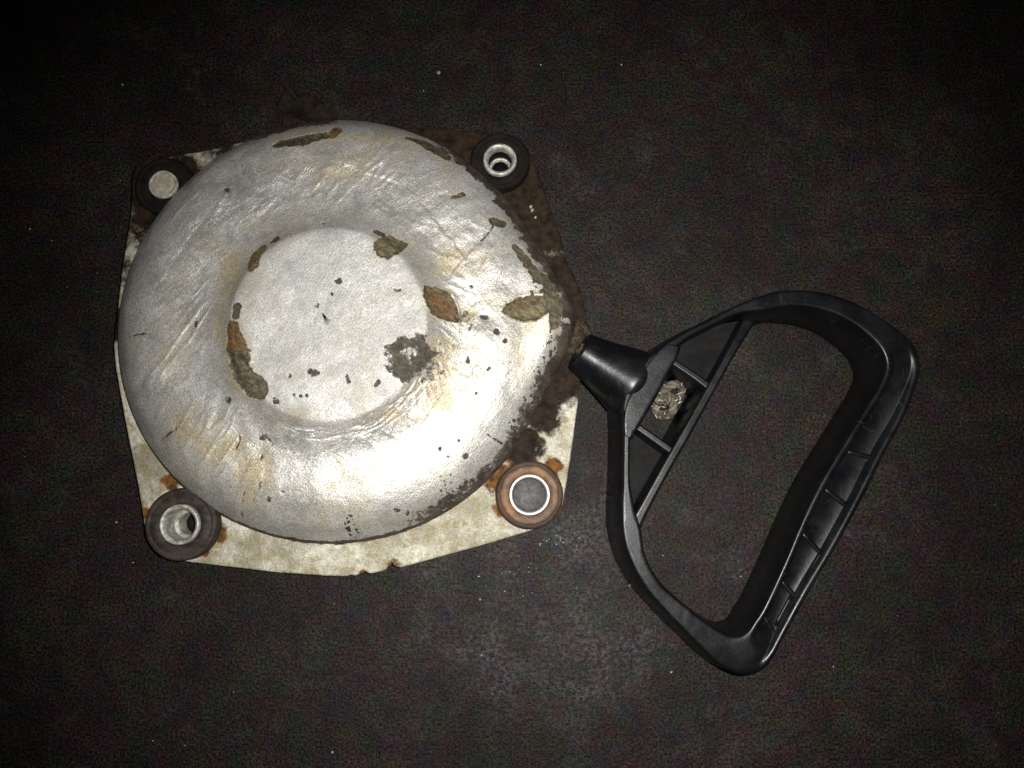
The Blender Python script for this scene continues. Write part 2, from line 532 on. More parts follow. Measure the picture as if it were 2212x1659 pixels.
# big losses
add_chip(cap_dist([(505, 712, 17), (512, 745, 25), (522, 775, 27)]), 0.95, 0.45, 0.3, amount=0.8)
add_chip(cap_dist([(512, 780, 22), (530, 815, 30), (560, 845, 24)]), 0.28, 0.45, 0.4, amount=0.70)
add_chip(cap_dist([(519, 668, 11), (516, 685, 9)]), 0.1, 0.15, 0.5)
add_chip(cap_dist([(548, 578, 13), (556, 555, 15), (570, 535, 8)]), 0.62, 0.2, 0.35)
add_chip(cap_dist([(597, 518, 9), (588, 524, 5)]), 0.2, 0.15, 0.4)
add_chip(ell(842, 536, 34, 28, -15), 0.42, 0.3, 0.25)
add_chip(cap_dist([(812, 500, 6), (826, 506, 6)]), 0.1, 0.15, 0.5)
add_chip(lens(953, 655, 54, 30, 46), 0.90, 1.1, 0.10)
add_chip(ell(1000, 677, 19, 15, 0), 0.5, 0.3, 0.3, amount=0.48)
add_chip(lens(1142, 655, 64, 31, -9), 0.52, 0.9, 0.10, amount=0.74)
add_chip(lens(1136, 642, 54, 10, -18), 0.85, 0.5, 0.12)
zw += 0.35 * sstep(0, 0.3, lens(1142, 655, 66, 31, -9)) * fbm(X / 6.0 + Y / 20, Y / 0.9 - X / 6, 61, 3)
d_scuff = ell(886, 776, 46, 51, 20)
scc = sstep(0.35, 0.75, ell(886, 768, 46, 46, 0) + 0.35 * fg)
add_chip(d_scuff, 0.10, 0.15, 0.32, 0.4, amount=0.95 - 0.52 * scc)
add_chip(ell(925, 790, 30, 44, 20), 0.1, 0.06, 0.9, 0.6, amount=0.52)
add_chip(cap_dist([(578, 294, 6), (610, 288, 12), (648, 280, 14), (690, 272, 12)]), 0.12, 0.4, 0.5, amount=0.9)
add_chip(cap_dist([(708, 266, 13), (716, 256, 13)]), 0.8, 0.3, 0.15)
add_chip(cap_dist([(872, 268, 7), (908, 280, 11), (938, 298, 12), (960, 312, 8)]), 0.2, 0.2, 0.5)
add_chip(cap_dist([(1066, 462, 10), (1085, 466, 9)]), 0.1, 0.2, 0.5)
add_chip(cap_dist([(1112, 515, 9), (1140, 550, 13), (1165, 580, 14), (1190, 612, 16)]), 0.2, 0.25, 0.8)
add_chip(cap_dist([(1188, 612, 14), (1205, 650, 20), (1200, 690, 12)]), 0.3, 0.2, 0.5)
add_chip(cap_dist([(998, 404, 6), (975, 412, 4)]), 0.3, 0.2, 0.4)
# specks
for s in [(680, 808, 15, 9, 10), (632, 815, 7, 8, 0), (755, 820, 6, 12, -20), (818, 832, 5, 11, 20), (600, 868, 9, 14, -20),
          (640, 855, 5, 5, 0), (655, 858, 6, 5, 0), (668, 857, 4, 5, 0), (735, 611, 12, 9, 10), (862, 632, 11, 7, 0),
          (560, 942, 9, 17, 15), (556, 985, 6, 10, 0), (487, 862, 9, 7, 0), (410, 695, 5, 9, 0), (476, 395, 9, 5, 30), (700, 484, 6, 6, 0),
          (945, 968, 7, 9, 0), (1043, 676, 9, 10, 0), (1072, 708, 10, 7, 0), (1090, 729, 6, 5, 0), (1028, 845, 6, 8, 0),
          (988, 948, 6, 5, 0), (1005, 985, 7, 6, 0), (965, 985, 6, 4, 0), (566, 1080, 6, 11, -15), (600, 1062, 7, 4, 0),
          (912, 822, 5, 10, 0), (720, 640, 6, 5, 0), (1056, 790, 8, 4, -40), (1010, 772, 6, 9, 0), (1014, 703, 5, 12, 15),
          (850, 1105, 12, 5, 10), (872, 1108, 6, 8, 0), (1000, 1085, 8, 6, 0), (640, 1075, 6, 4, 0), (1016, 610, 9, 5, 20)]:
    add_chip(ell(s[0], s[1], s[2] * 0.78, s[3] * 0.78, s[4]), 0.0, 0.08, 1.3, 0.55, amount=0.66)
for cx_, cy_, n_, sp in [(962, 1058, 26, 13), (741, 1138, 26, 15), (1176, 800, 26, 14), (1150, 860, 24, 14), (1115, 925, 22, 14), (1155, 600, 18, 14), (1190, 740, 20, 12)]:
    for k in range(n_):
        add_chip(ell(cx_ + rng.normal(0, sp * 0.7), cy_ + rng.normal(0, sp * 1.2), rng.uniform(1.4, 3.8), rng.uniform(1.4, 3.8), 0), 0.0, 0.04, 0.9, 0.5, amount=0.8)
# cracks in the coating
for pts in [[(513, 1062), (505, 1085), (497, 1112), (492, 1128)], [(318, 948), (340, 936), (362, 922)], [(248, 716), (290, 713), (322, 712)],
            [(500, 322), (508, 338), (513, 350)], [(1052, 934), (1066, 944), (1084, 954)], [(508, 940), (506, 955), (499, 968)],
            [(548, 918), (560, 935), (580, 955)], [(1066, 470), (1048, 500), (1036, 508)], [(552, 1040), (545, 1060), (533, 1080)]]:
    add_chip(cap_dist([(a, b, 2.0) for a, b in pts]), 0.05, 0.10, 0.35, 0.6, 0.8)
    zw -= 0.18 * np.exp(-(np.minimum(cap_dist([(a, b, 2.0) for a, b in pts]), 0) / 2.2) ** 2)

# soft stains
for px, py, a, b, w in [(415, 920, 70, 45, .75), (470, 960, 60, 40, .8), (490, 600, 34, 75, .75), (468, 690, 28, 60, .75), (545, 640, 20, 60, .35), (520, 1030, 26, 70, .9),
                        (555, 1020, 24, 60, .6), (985, 560, 60, 38, .6), (1060, 640, 40, 40, .35), (950, 760, 40, 60, .7), (930, 850, 60, 40, .5),
                        (700, 350, 120, 40, .3), (780, 275, 90, 16, .7), (360, 740, 50, 90, .35), (640, 900, 70, 20, .5), (1130, 720, 40, 60, .25), (830, 900, 80, 20, .45)]:
    stain = np.maximum(stain, w * sstep(-0.35, 0.55, ell(px, py, a, b, 0) + 0.45 * warp))

# side-wall grime on the right
angd = np.degrees(np.arctan2(Y, X))
env = sstep(-80, -58, angd) * (1 - sstep(50, 72, angd))
uu = np.repeat(u[:, None], NT_, 1) / u[-1]
rim = np.repeat(np.interp(u, seg, pr[:, 0])[:, None], NT_, 1)
dirt = env * sstep(-1.8, 2.2, rim - (72.6 + 1.6 * np.exp(-(dphi / 0.25) ** 2) + 0.0 * rim + 2.2 * warp + 1.4 * fg))
dirt *= 1 - 0.30 * (1 - sstep(-24, -8, angd)) 
dirt = np.maximum(dirt, 0.95 * sstep(0.935, 0.965, uu + 0.006 * warp))  # dark line painted round the rim for the shade of its gap
dirt = np.maximum(dirt, 0.75 * sstep(85, 95, angd) * (1 - sstep(110, 125, angd)) * sstep(70, 74, rim + 1.5 * warp))

# lapped and torn edges of the foil skin
for (x0p, y0p), (x1p, y1p), hh in [((535, 985), (470, 1120), 0.30), ((560, 1010), (540, 1090), -0.24), ((1085, 455), (960, 600), 0.28), ((415, 470), (300, 640), -0.2),
                                   ((640, 980), (505, 955), 0.2), ((980, 690), (1030, 830), 0.3), ((700, 330), (860, 385), 0.22), ((900, 420), (1010, 560), -0.25), ((250, 713), (390, 745), 0.2)]:
    ax0, ay0 = loc(x0p, y0p, ZF); ax1, ay1 = loc(x1p, y1p, ZF)
    ux, uy = ax1 - ax0, ay1 - ay0; LL = math.hypot(ux, uy); ux /= LL; uy /= LL
    along = ((X - ax0) * ux + (Y - ay0) * uy) / LL
    perp = -(X - ax0) * uy + (Y - ay0) * ux + 1.2 * warp + 0.5 * fw
    w_ = sstep(-0.05, 0.12, along) * (1 - sstep(0.88, 1.05, along))
    zw += hh * w_ * sstep(-0.22, 0.22, perp) * np.exp(-np.maximum(perp, 0) / 5.0)
    chip = np.maximum(chip, 0.46 * w_ * np.exp(-(perp / 0.22) ** 2)); 
# dents, wrinkles
crumple = 0.35 + 0.9 * sstep(10, 50, angd) * (1 - sstep(150, 178, angd)) * sstep(34, 42, RR) * (0.6 + 0.6 * fbm(X / 14, Y / 14, 81, 3))
crumple += 0.7 * np.exp(-((RR - 41) / 7.0) ** 2) * sstep(-150, -110, angd) * (1 - sstep(10, 30, angd))
crumple += 0.5 * np.exp(-((RR - 58) / 12.0) ** 2) * np.exp(-((angd - 0) / 22.0) ** 2)
crumple -= 0.18 * sstep(44, 50, RR) * sstep(-120, -80, angd) * (1 - sstep(-20, -5, angd))
cr1 = np.clip(1 - np.abs(fbm((X * 0.85 - Y * 0.5) / 24, (X * 0.5 + Y * 0.85) / 6.5, 71, 3)) * 3.2, 0, 1) ** 2
cr2 = np.clip(1 - np.abs(fbm((X * 0.6 + Y * 0.8) / 20, (-X * 0.8 + Y * 0.6) / 5.0, 73, 3)) * 3.6, 0, 1) ** 2
ringm = sstep(38, 46, RR) * (1 - sstep(66, 72, RR))
ringm *= 1 - 0.75 * sstep(42, 48, RR) * sstep(-125, -95, angd) * (1 - sstep(-8, 12, angd))
zw += ringm * (0.38 * cr1 * sstep(0.0, 0.4, fbm(X / 22, Y / 22, 75, 2)) + 0.34 * cr2 * sstep(-0.1, 0.35, fbm(X / 20, Y / 20, 76, 2)))
zw += 0.36 * ringm * fbm((X + 0.4 * Y) / 11, (Y - 0.4 * X) / 5.5, 91, 3)
zw += 0.62 * fbm(X / 17, Y / 17, 3, 3) * (1 - sstep(68, 78, RR)) + 0.10 * fbm(X / 4.2, Y / 4.2, 11, 3)
arcl = TH * 40.0
wr_env = np.exp(-((RR - 39.5) / 5.0) ** 2) * sstep(-165, -120, angd) * (1 - sstep(-5, 20, angd))
rdg = 1 - np.abs(fbm(arcl / 2.6 + RR * 0.25, RR / 9.0, 41, 3)) * 2.2
zw += 0.30 * wr_env * np.clip(rdg, 0, 1) ** 2
fold_env = np.exp(-((RR - 36.6) / 2.6) ** 2) * sstep(-118, -90, angd) * (1 - sstep(-45, -25, angd))
rd2 = 1 - np.abs(fbm(arcl / 13.0, RR / 1.5 + arcl / 26, 43, 3)) * 2.4
zw -= 0.75 * fold_env * np.clip(rd2, 0, 1) ** 3
lump = np.exp(-((RR - 50) / 11) ** 2) * np.exp(-((angd + 12) / 26) ** 2)
zw += 0.30 * lump * fbm(X / 3.4, Y / 2.4, 47, 4)
tex2 = np.exp(-((RR - 55) / 12) ** 2) * np.exp(-((angd + 20) / 38) ** 2)
zw += 0.055 * tex2 * np.sin(X * 3.1 + 3 * warp) * np.sin(Y * 3.4 + 3 * fw)
sc_env = np.exp(-((RR - 52) / 11) ** 2) * sstep(20, 60, angd)
zw += 0.10 * sc_env * (np.abs(fbm((X * 0.8 + Y * 0.6) / 9, (-X * 0.6 + Y * 0.8) / 1.6, 51, 3)) ** 1.5) * 2
zw += 0.9 * np.exp(-(np.hypot(*(np.stack([X, Y]) - np.array(loc(1040, 720, ZF))[:, None, None])) / 5.0) ** 2)
zw -= 0.8 * np.exp(-(np.hypot(*(np.stack([X, Y]) - np.array(loc(1000, 640, ZF))[:, None, None])) / 6.0) ** 2)

verts = np.stack([X * MM, Y * MM, zw * MM], -1).reshape(-1, 3)
verts = np.vstack([verts, [[0, 0, float(zw[0].mean()) * MM]]])
faces = []
for i in range(NR_ - 1):
    a = i * NT_; b = a + NT_
    for j in range(NT_):
        k = (j + 1) % NT_
        faces.append((a + j, b + j, b + k, a + k))
top = len(verts) - 1
for j in range(NT_): faces.append((top, j, (j + 1) % NT_))
face_o = mesh_obj('domed_face', verts, faces, M_silver, cover)
for nm, ar in (('chip', chip), ('hue', hue), ('stain', stain), ('dirt', dirt), ('matt', 1 - sstep(31, 36, RR + 0.8 * warp)), ('crumple', crumple)):
    attr(face_o, nm, np.append(ar.reshape(-1), 0.0))

# --- flanged plate
ZP = 0.0120
edge_px = [(245, 745), (262, 590), (283, 455), (285, 378), (300, 350), (345, 338), (430, 328), (500, 311), (600, 292), (735, 266), (900, 276),
           (1040, 284), (1110, 296), (1146, 330), (1163, 375), (1200, 480), (1230, 565), (1258, 640), (1268, 690), (1257, 800),
           (1246, 890), (1234, 980), (1222, 1055), (1212, 1110), (1155, 1144), (1050, 1176), (860, 1228), (765, 1246), (720, 1245),
           (600, 1237), (405, 1214), (345, 1200), (315, 1160), (300, 1060), (272, 920), (250, 800)]
ep = [loc(a, b, ZP) for a, b in edge_px]
ea = np.array([math.atan2(y, x) for x, y in ep]); er = np.array([math.hypot(x, y) for x, y in ep])
NTp = 720
tp = np.linspace(-np.pi, np.pi, NTp, endpoint=False)
# boundary radius by intersecting each ray with the outline
bx = np.zeros(NTp)
P = np.array(ep)
for i, t in enumerate(tp):
    d = np.array([math.cos(t), math.sin(t)])
    best = 0
    for k in range(len(P)):
        p, q = P[k], P[(k + 1) % len(P)]
        e = q - p
        den = d[0] * e[1] - d[1] * e[0]
        if abs(den) < 1e-9: continue
        s_ = (p[0] * e[1] - p[1] * e[0]) / den
        w_ = (p[0] * d[1] - p[1] * d[0]) / den
        if s_ > 0 and -1e-6 <= w_ <= 1 + 1e-6: best = max(best, s_)
    bx[i] = best
for _ in range(2): bx = 0.25 * np.roll(bx, 1) + 0.5 * bx + 0.25 * np.roll(bx, -1)
bx += 0.12 * fbm(np.cos(tp) * 40, np.sin(tp) * 40, 5, 3)
# eaten edge at the bottom and the upper right
nb = np.abs(fbm(np.cos(tp) * 60, np.sin(tp) * 60, 8, 2))
for px, py, wd, dp in [(785, 1243, 1.6, 1.6), (848, 1230, 1.8, 2.2), (1225, 560, 5, 1.2), (760, 1246, 1.2, 0.8)]:
    x0, y0 = loc(px, py, ZP); t0 = math.atan2(y0, x0)
    bx -= dp * np.exp(-((tp - t0) * 85 / wd) ** 2) * (0.4 + 1.2 * nb)
NRp = 60
rows = []
for k in range(NRp):
    f = k / (NRp - 1)
    r = 60 + (bx - 0.5 - 60) * f
    rows.append((r, np.full(NTp, 12.0)))
rows.append((bx - 0.15, np.full(NTp, 11.85)))
rows.append((bx, np.full(NTp, 11.4)))
rows.append((bx + 0.1, np.full(NTp, 8.5)))
rows.append((bx - 1.5, np.full(NTp, 8.2)))
rows.append((bx - 2.0, np.full(NTp, 0.3)))
Rp = np.array([r for r, z in rows]); Zp = np.array([z for r, z in rows])
Xp = Rp * np.cos(tp); Yp = Rp * np.sin(tp)
Zp = Zp + np.where(Zp > 11, 0.10 * fbm(Xp / 6, Yp / 6, 77, 3), 0)
pv = np.stack([Xp, Yp, Zp], -1).reshape(-1, 3) * MM
pf = []
for i in range(len(rows) - 1):
    a = i * NTp; b = a + NTp
    for j in range(NTp):
        k = (j + 1) % NTp
        pf.append((a + j, b + j, b + k, a + k))
BOSS = [(388, 1133, 'BL', 17.5), (1144, 1069, 'BR', 17.0), (1080, 345, 'TR', 17.2), (352, 398, 'TL', 17.0)]
bc = [at(b[0], b[1], b[3] * MM) for b in BOSS]
cxy = pv[np.array([f[0] for f in pf])][:, :2]
ok = np.ones(len(pf), bool)
for p_ in bc:
    ok &= np.hypot(cxy[:, 0] - (p_.x - CX), cxy[:, 1] - (p_.y - CY)) > 0.0090
pf = [f for f, k_ in zip(pf, ok) if k_]
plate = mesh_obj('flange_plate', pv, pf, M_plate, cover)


pwarp = fbm(Xp / 4.0, Yp / 4.0, 19, 4)


def pblob(px, py, r, soft=1.2):
    x0, y0 = loc(px, py, ZP)
    return sstep(0, 1, (1 - np.hypot(Xp - x0, Yp - y0) / (r / 6.0) + 0.3 * pwarp) / soft + 0.5)


prust = np.zeros(Xp.shape)
for a in [(372, 1040, 20), (470, 1150, 22), (440, 1188, 16), (1075, 1030, 36), (1120, 990, 34), (1190, 1010, 26), (1085, 1095, 24), (1205, 1100, 16), (850, 1222, 14), (785, 1240, 10),
          (310, 1110, 14), (1210, 620, 40), (1240, 700, 40)]:
    prust = np.maximum(prust, pblob(*a))
pdirt_shade = np.zeros(Xp.shape)
for a in [(1080, 345, 150), (1000, 300, 130), (1170, 470, 110), (1210, 620, 95), (1240, 700, 80), (1215, 800, 80), (350, 395, 96), (330, 460, 50), (900, 275, 110), (740, 262, 90), (620, 285, 60), (1160, 880, 60), (1130, 960, 46), (250, 700, 40)]:
    pdirt_shade = np.maximum(pdirt_shade, pblob(*a) * (0.92 if a[0] > 1150 else 1.0))
for px, py, r in [(1147, 446, 3.5), (1150, 454, 3), (1157, 470, 3)]:
    pdirt_shade -= 1.0 * pblob(px, py, r)
for a in [(470, 318, 50), (560, 300, 60), (292, 500, 44), (268, 590, 40), (255, 690, 40)]:
    pdirt_shade = np.maximum(pdirt_shade, 0.62 * pblob(*a))
pdirt_shade = np.maximum(pdirt_shade, 0.85 * (1 - sstep(77.2, 79.6, Rp + 0.8 * pwarp)))  # dome's gap shadow painted as a dark ring on the plate
attr(plate, 'rust', prust.reshape(-1)); attr(plate, 'dirt', np.clip(pdirt_shade, 0, 1).reshape(-1))


# --- mounting bosses in the corners
def lathe(name, prof, mat, parent, seg=72, wob=0.0, seed=0):
    """prof in mm (r, z); not closed."""
    vs, fs = [], []
    r_ = random.Random(seed)
    ph = [r_.uniform(0, 6.28) for _ in range(3)]
    for r, z in prof:
        for j in range(seg):
            t = 2 * math.pi * j / seg
            q = r + wob * (math.cos(2 * t + ph[0]) + 0.6 * math.cos(3 * t + ph[1]) + 0.4 * math.cos(7 * t + ph[2]))
            vs.append((q * MM * math.cos(t), q * MM * math.sin(t), z * MM))
    for i in range(len(prof) - 1):
        for j in range(seg):
            k = (j + 1) % seg
            fs.append((i * seg + j, i * seg + k, (i + 1) * seg + k, (i + 1) * seg + j))
    o = mesh_obj(name, vs, fs, mat, parent)
    return o


def boss(px, py, kind, ztop, label=None):
    zt = ztop * MM
    p = at(px, py, zt)
    x, y = p.x - CX, p.y - CY
    t = ztop
    ro = {'BL': 12.6, 'BR': 11.9, 'TR': 11.0, 'TL': 10.8}[kind]
    ri = {'BL': 6.9, 'BR': 7.0, 'TR': 6.1, 'TL': 5.2}[kind]
    rub = {'BR': M_rubber_rust, 'BL': M_rubber}.get(kind, M_rubber_oily)
    prof = [(ro - 0.2, 0.4), (ro, 1.0), (ro + 0.1, t - 5.0), (ro, t - 1.5), (ro - 0.25, t - 0.95), (ro - 0.8, t - 0.65), (ro - 1.7, t - 0.55), (ro - 1.9, t - 0.75),
            (ro - 2.1, t - 0.6), (ri + 1.6, t - 0.5), (ri + 0.25, t - 0.65), (ri + 0.2, t - 3), (ri + 0.2, 0.5)]
    o = lathe('mounting_bushing', prof, rub, cover, 72, 0.06, int(px))
    o.location = (x, y, 0)
    if label: o['label'] = label
    if kind == 'BR':
        w = lathe('washer', [(7.2, t - 0.1), (7.4, t + 0.15), (9.9, t + 0.1), (10.2, t - 0.05), (10.3, t - 0.6)], M_rust, o, 72, 0.05, 3)
        s = lathe('metal_sleeve', [(7.05, t - 2), (7.05, t + 0.55), (6.9, t + 0.75), (6.35, t + 0.75), (6.2, t + 0.5), (6.0, t - 4), (5.9, 3.0)], M_sleeve_bright, o)
        lathe('sleeve_bore', [(5.88, 7.5), (5.6, 6.0), (0.05, 6.0)], M_bore, o)
    elif kind == 'TL':
        lathe('metal_sleeve', [(ri + .1, t - 1.5), (ri, t + 0.2), (ri - 0.3, t + 0.35), (ri - 0.8, t + 0.3), (ri - 1.0, t - 0.6), (ri - 1.0, t - 1.2)], M_sleeve, o)
        lathe('dirt_plug', [(ri - 0.9, t - 0.5), (ri - 2.0, t - 0.35), (1.5, t - 0.2), (0.05, t - 0.25)], M_plug, o, 48, 0.05, 9)
    elif kind == 'TR':
        lathe('metal_sleeve', [(ri + .1, t - 2), (ri, t + 0.4), (ri - 0.25, t + 0.65), (ri - 0.8, t + 0.65), (ri - 1.5, t + 0.0), (ri - 1.7, t - 1.0), (ri - 1.75, t - 3.2)], M_sleeve, o)
        lathe('sleeve_bore', [(ri - 1.75, t - 3.0), (ri - 1.7, t - 6.2), (ri - 1.8, t - 8.0)], M_web, o)
        lathe('inner_ring', [(ri - 1.8, t - 8.2), (ri - 2.0, t - 8.0), (ri - 2.7, t - 8.0), (ri - 3.0, t - 9.5)], M_sleeve, o)
        lathe('sleeve_bore', [(ri - 3.0, t - 9.3), (ri - 3.1, 0.8), (0.05, 0.8)], M_web, o)
    else:
        lathe('metal_sleeve', [(ri + .1, t - 2), (ri, t + 0.4), (ri - 0.25, t + 0.65), (ri - 0.75, t + 0.65), (ri - 1.5, t - 0.3), (ri - 1.65, t - 1.2),
                               (ri - 1.7, t - 7.5), (ri - 2.0, t - 8.0), (ri - 2.9, t - 8.2), (ri - 3.1, t - 8.8), (ri - 3.1, 2)], M_sleeve, o)
        lathe('sleeve_bore', [(ri - 3.0, 3.0), (ri - 3.2, 0.8), (0.05, 0.8)], M_web, o)
    return o


boss(388, 1133, 'BL', 17.5, 'black rubber bushing with a dull grey sleeve in the lower left corner')
boss(1144, 1069, 'BR', 17.0, 'rusty bushing with bright ring in the lower right corner')
boss(1080, 345, 'TR', 17.2, 'grimy black bushing with pale stepped sleeve in the upper right corner')
boss(352, 398, 'TL', 17.0, 'black bushing with its sleeve packed with dirt, half behind the dome')

# --- rope outlet lug at the right edge
bm = bmesh.new()
bmesh.ops.create_icosphere(bm, subdivisions=5, radius=1)
a_ = at(1232, 690, 0.014); b_ = at(1262, 762, 0.014)
ax = (b_ - a_); L_ = ax.length; ax.normalize()
side = Vector((-ax.y, ax.x, 0))
mid_ = (a_ + b_) / 2 - Vector((CX, CY, 0))
for v in bm.verts:
    p = v.co.copy()
    n_ = 0.16 * float(fbm(p.x * 3.1 + 3, p.y * 2.3 + p.z, 91, 4)) + 1
    q = mid_ + ax * (p.x * n_ * L_ * 0.62) + side * (p.y * n_ * 0.0062)
    zz = 0.0112 + (max(p.z, 0) ** 0.7 if p.z > 0 else 0.3 * p.z) * n_ * 0.0040 + 0.0007 * float(fbm(p.x * 9, p.y * 9 + 4, 12, 3))
    v.co = Vector((q.x, q.y, zz))
lug = bm_obj('rope_outlet', bm, M_grime, cover)
lug['label'] = 'grimy brown rope outlet lug at the right edge of the cover'

# ------------------------------------------------------------------ pull handle
ZT = 0.0270
hb = at(1640, 1040, 0)
HX, HY = hb.x, hb.y
handle = empty('pull_handle', (HX, HY, 0))
tag(handle, 'black plastic D-shaped pull handle lying on the ground right of the silver cover', 'pull handle')


def hl(px, py, zt=ZT):
    p = at(px, py, zt)
    return np.array([p.x - HX, p.y - HY])


def loft(name, pairs, parent, mat, zt=ZT, zb=0.0006, flare=(0.0, 0.0), bev=0.0009, chan=None, n=6, height=None):
    """Bar between an outer and an inner top edge, with bevelled top and drafted sides."""
    st = []
    for i, pr_ in enumerate(pairs):
        o_, i_ = hl(*pr_[0], zt), hl(*pr_[1], zt)
        ch = chan[i] if chan else 0
        st.append(np.concatenate([o_, i_, [ch, height[i] if height else zt]]))
    st = catmull(st, n)
    vs, fs = [], []
    m = None
    for s in st:
        o_, i_, ch, zz = s[0:2], s[2:4], max(s[4], 0), s[5]
        w = np.linalg.norm(i_ - o_); d = (i_ - o_) / w
        bv = min(bev, w * 0.3)
        h1 = 0.0032 * ch
        ring = [(o_ - d * flare[0] + d * 0.0008, zb), (o_ - d * flare[0], zb + 0.0012), (o_ - d * flare[0] * 0.45, zz * 0.6), (o_, zz - bv),
                (o_ + d * bv * 0.3, zz - bv * 0.28), (o_ + d * bv, zz)]
        if ch > -1:
            e = min(0.2 * w, 0.0024)
            f0 = max(e, bv * 1.15)
            if f0 + 0.0015 > 0.46 * w: f0, f1, f2, h1 = 0.32 * w, 0.37 * w, 0.43 * w, 0.0
            else: f1 = f0 + 0.0003 + 0.0005 * ch; f2 = f1 + 0.0005
            ring += [(o_ + d * f0, zz - 0.02 * h1), (o_ + d * f1, zz - h1 * 0.92), (o_ + d * f2, zz - h1), ((o_ + i_) / 2, zz - h1),
                     (i_ - d * f2, zz - h1), (i_ - d * f1, zz - h1 * 0.92), (i_ - d * f0, zz - 0.02 * h1)]
        ring += [(i_ - d * bv, zz), (i_ - d * bv * 0.3, zz - bv * 0.28), (i_, zz - bv),
                 (i_ + d * flare[1] * 0.45, zz * 0.6), (i_ + d * flare[1], zb + 0.0012), (i_ + d * flare[1] - d * 0.0008, zb)]
        m = len(ring)
        vs += [(p[0], p[1], z) for p, z in ring]
    for a in range(len(st) - 1):
        for j in range(m):
            k = (j + 1) % m
            fs.append((a * m + j, a * m + k, (a + 1) * m + k, (a + 1) * m + j))
    fs.append(tuple(range(m))); fs.append(tuple((len(st) - 1) * m + j for j in reversed(range(m))))
    o = mesh_obj(name, vs, fs, mat, parent)
    bm = bmesh.new(); bm.from_mesh(o.data)
    bmesh.ops.recalc_face_normals(bm, faces=bm.faces)
    bm.to_mesh(o.data); bm.free()
    return o


loop_pairs = [((1354, 836), (1380, 846)), ((1345, 872), (1364, 874)), ((1346, 930), (1362, 930)), ((1345, 1030), (1361, 1030)), ((1342, 1090), (1370, 1090)), ((1344, 1150), (1386, 1148)),
              ((1360, 1210), (1394, 1198)), ((1396, 1274), (1424, 1254)), ((1451, 1336), (1477, 1305)), ((1513, 1398), (1533, 1349)),
              ((1560, 1442), (1574, 1372)), ((1603, 1459), (1596, 1374)), ((1642, 1452), (1615, 1364)), ((1669, 1425), (1630, 1342)),
              ((1702, 1365), (1652, 1306)), ((1751, 1277), (1696, 1211)), ((1800, 1195), (1735, 1119)), ((1860, 1086), (1778, 1032)),
              ((1915, 975), (1828, 950)), ((1950, 911), (1868, 885)), ((1976, 848), (1897, 838)), ((1989, 791), (1914, 796)),
              ((1974, 743), (1907, 760)), ((1937, 708), (1883, 730)), ((1888, 676), (1848, 702)), ((1838, 649), (1806, 679)),
              ((1767, 629), (1756, 665)), ((1691, 627), (1702, 661)), ((1645, 638), (1654, 670)), ((1592, 659), (1602, 676)),
              ((1530, 690), (1540, 703)), ((1466, 722), (1478, 738)), ((1412, 760), (1430, 782)), ((1388, 790), (1412, 812))]
chan = [0] * 13 + [0.3, 0.9, 1, 1, 1, 1, 0.8, 0.5, 0.2] + [0] * 12
loft('handle_loop', loop_pairs, handle, M_plastic, flare=(0.0022, 0.0008), chan=chan)
loft('shoulder_bar', [((1438, 742), (1472, 748)), ((1420, 756), (1464, 772)), ((1398, 784), (1447, 802)), ((1376, 824), (1424, 849)), ((1353, 866), (1394, 900)), ((1346, 905), (1375, 932)), ((1347, 940), (1366, 948))],
     handle, M_plastic, zt=0.0272, flare=(0.0012, 0.0006))
loft('brace', [((1636, 690), (1606, 688)), ((1590, 764), (1568, 760)), ((1533, 867), (1511, 861)), ((1484, 955), (1462, 948)),
               ((1439, 1034), (1417, 1027)), ((1402, 1104), (1379, 1096)), ((1386, 1140), (1361, 1126)), ((1376, 1160), (1354, 1146))], handle, M_plastic, zt=0.0262, flare=(0.0006, 0.0012), bev=0.0009)
loft('rib', [((1450, 787), (1458, 774)), ((1493, 816), (1501, 802)), ((1531, 845), (1540, 830))], handle, M_plastic, zt=0.0255, bev=0.0007, flare=(0.0006, 0.0006))
loft('rib', [((1364, 922), (1372, 907)), ((1410, 955), (1418, 940)), ((1456, 988), (1465, 972))], handle, M_plastic, zt=0.0255, bev=0.0007, flare=(0.0006, 0.0006))


def web(name, pts, z, mat):
    bm = bmesh.new()
    P_ = [hl(*p) for p in pts]
    lo_ = [bm.verts.new((p[0], p[1], z - 0.003)) for p in P_]
    hi_ = [bm.verts.new((p[0], p[1], z)) for p in P_]
    bm.faces.new(hi_); bm.faces.new(lo_[::-1])
    for i in range(len(P_)):
        j = (i + 1) % len(P_)
        bm.faces.new((lo_[i], lo_[j], hi_[j], hi_[i]))
    return bm_obj(name, bm, mat, handle, False)


web('web_panel', [(1470, 728), (1540, 696), (1625, 680), (1580, 770), (1540, 838), (1455, 781)], 0.0190, M_web)
web('web_panel', [(1353, 915), (1368, 912), (1463, 978), (1428, 1036), (1385, 1112), (1353, 1100)], 0.0160, M_web)

# cross ribs and rim pieces of the grip
for (o1, i1, o2, i2) in [((1684, 1396), (1641, 1322), (1690, 1388), (1645, 1314)), ((1731, 1312), (1678, 1250), (1736, 1302), (1683, 1240)),
                         ((1787, 1216), (1722, 1146), (1792, 1208), (1727, 1136)), ((1846, 1112), (1768, 1051), (1852, 1102), (1773, 1042)),
                         ((1903, 1000), (1815, 975), (1908, 990), (1821, 966))]:
    def inset(o_, i_, f=0.16):
        return ((o_[0] + (i_[0] - o_[0]) * f, o_[1] + (i_[1] - o_[1]) * f), (i_[0] + (o_[0] - i_[0]) * f, i_[1] + (o_[1] - i_[1]) * f))
    a, b = inset(o1, i1), inset(o2, i2)
    loft('grip_rib', [a, b], handle, M_plastic, zt=0.0247, zb=0.015, bev=0.0005, n=2)
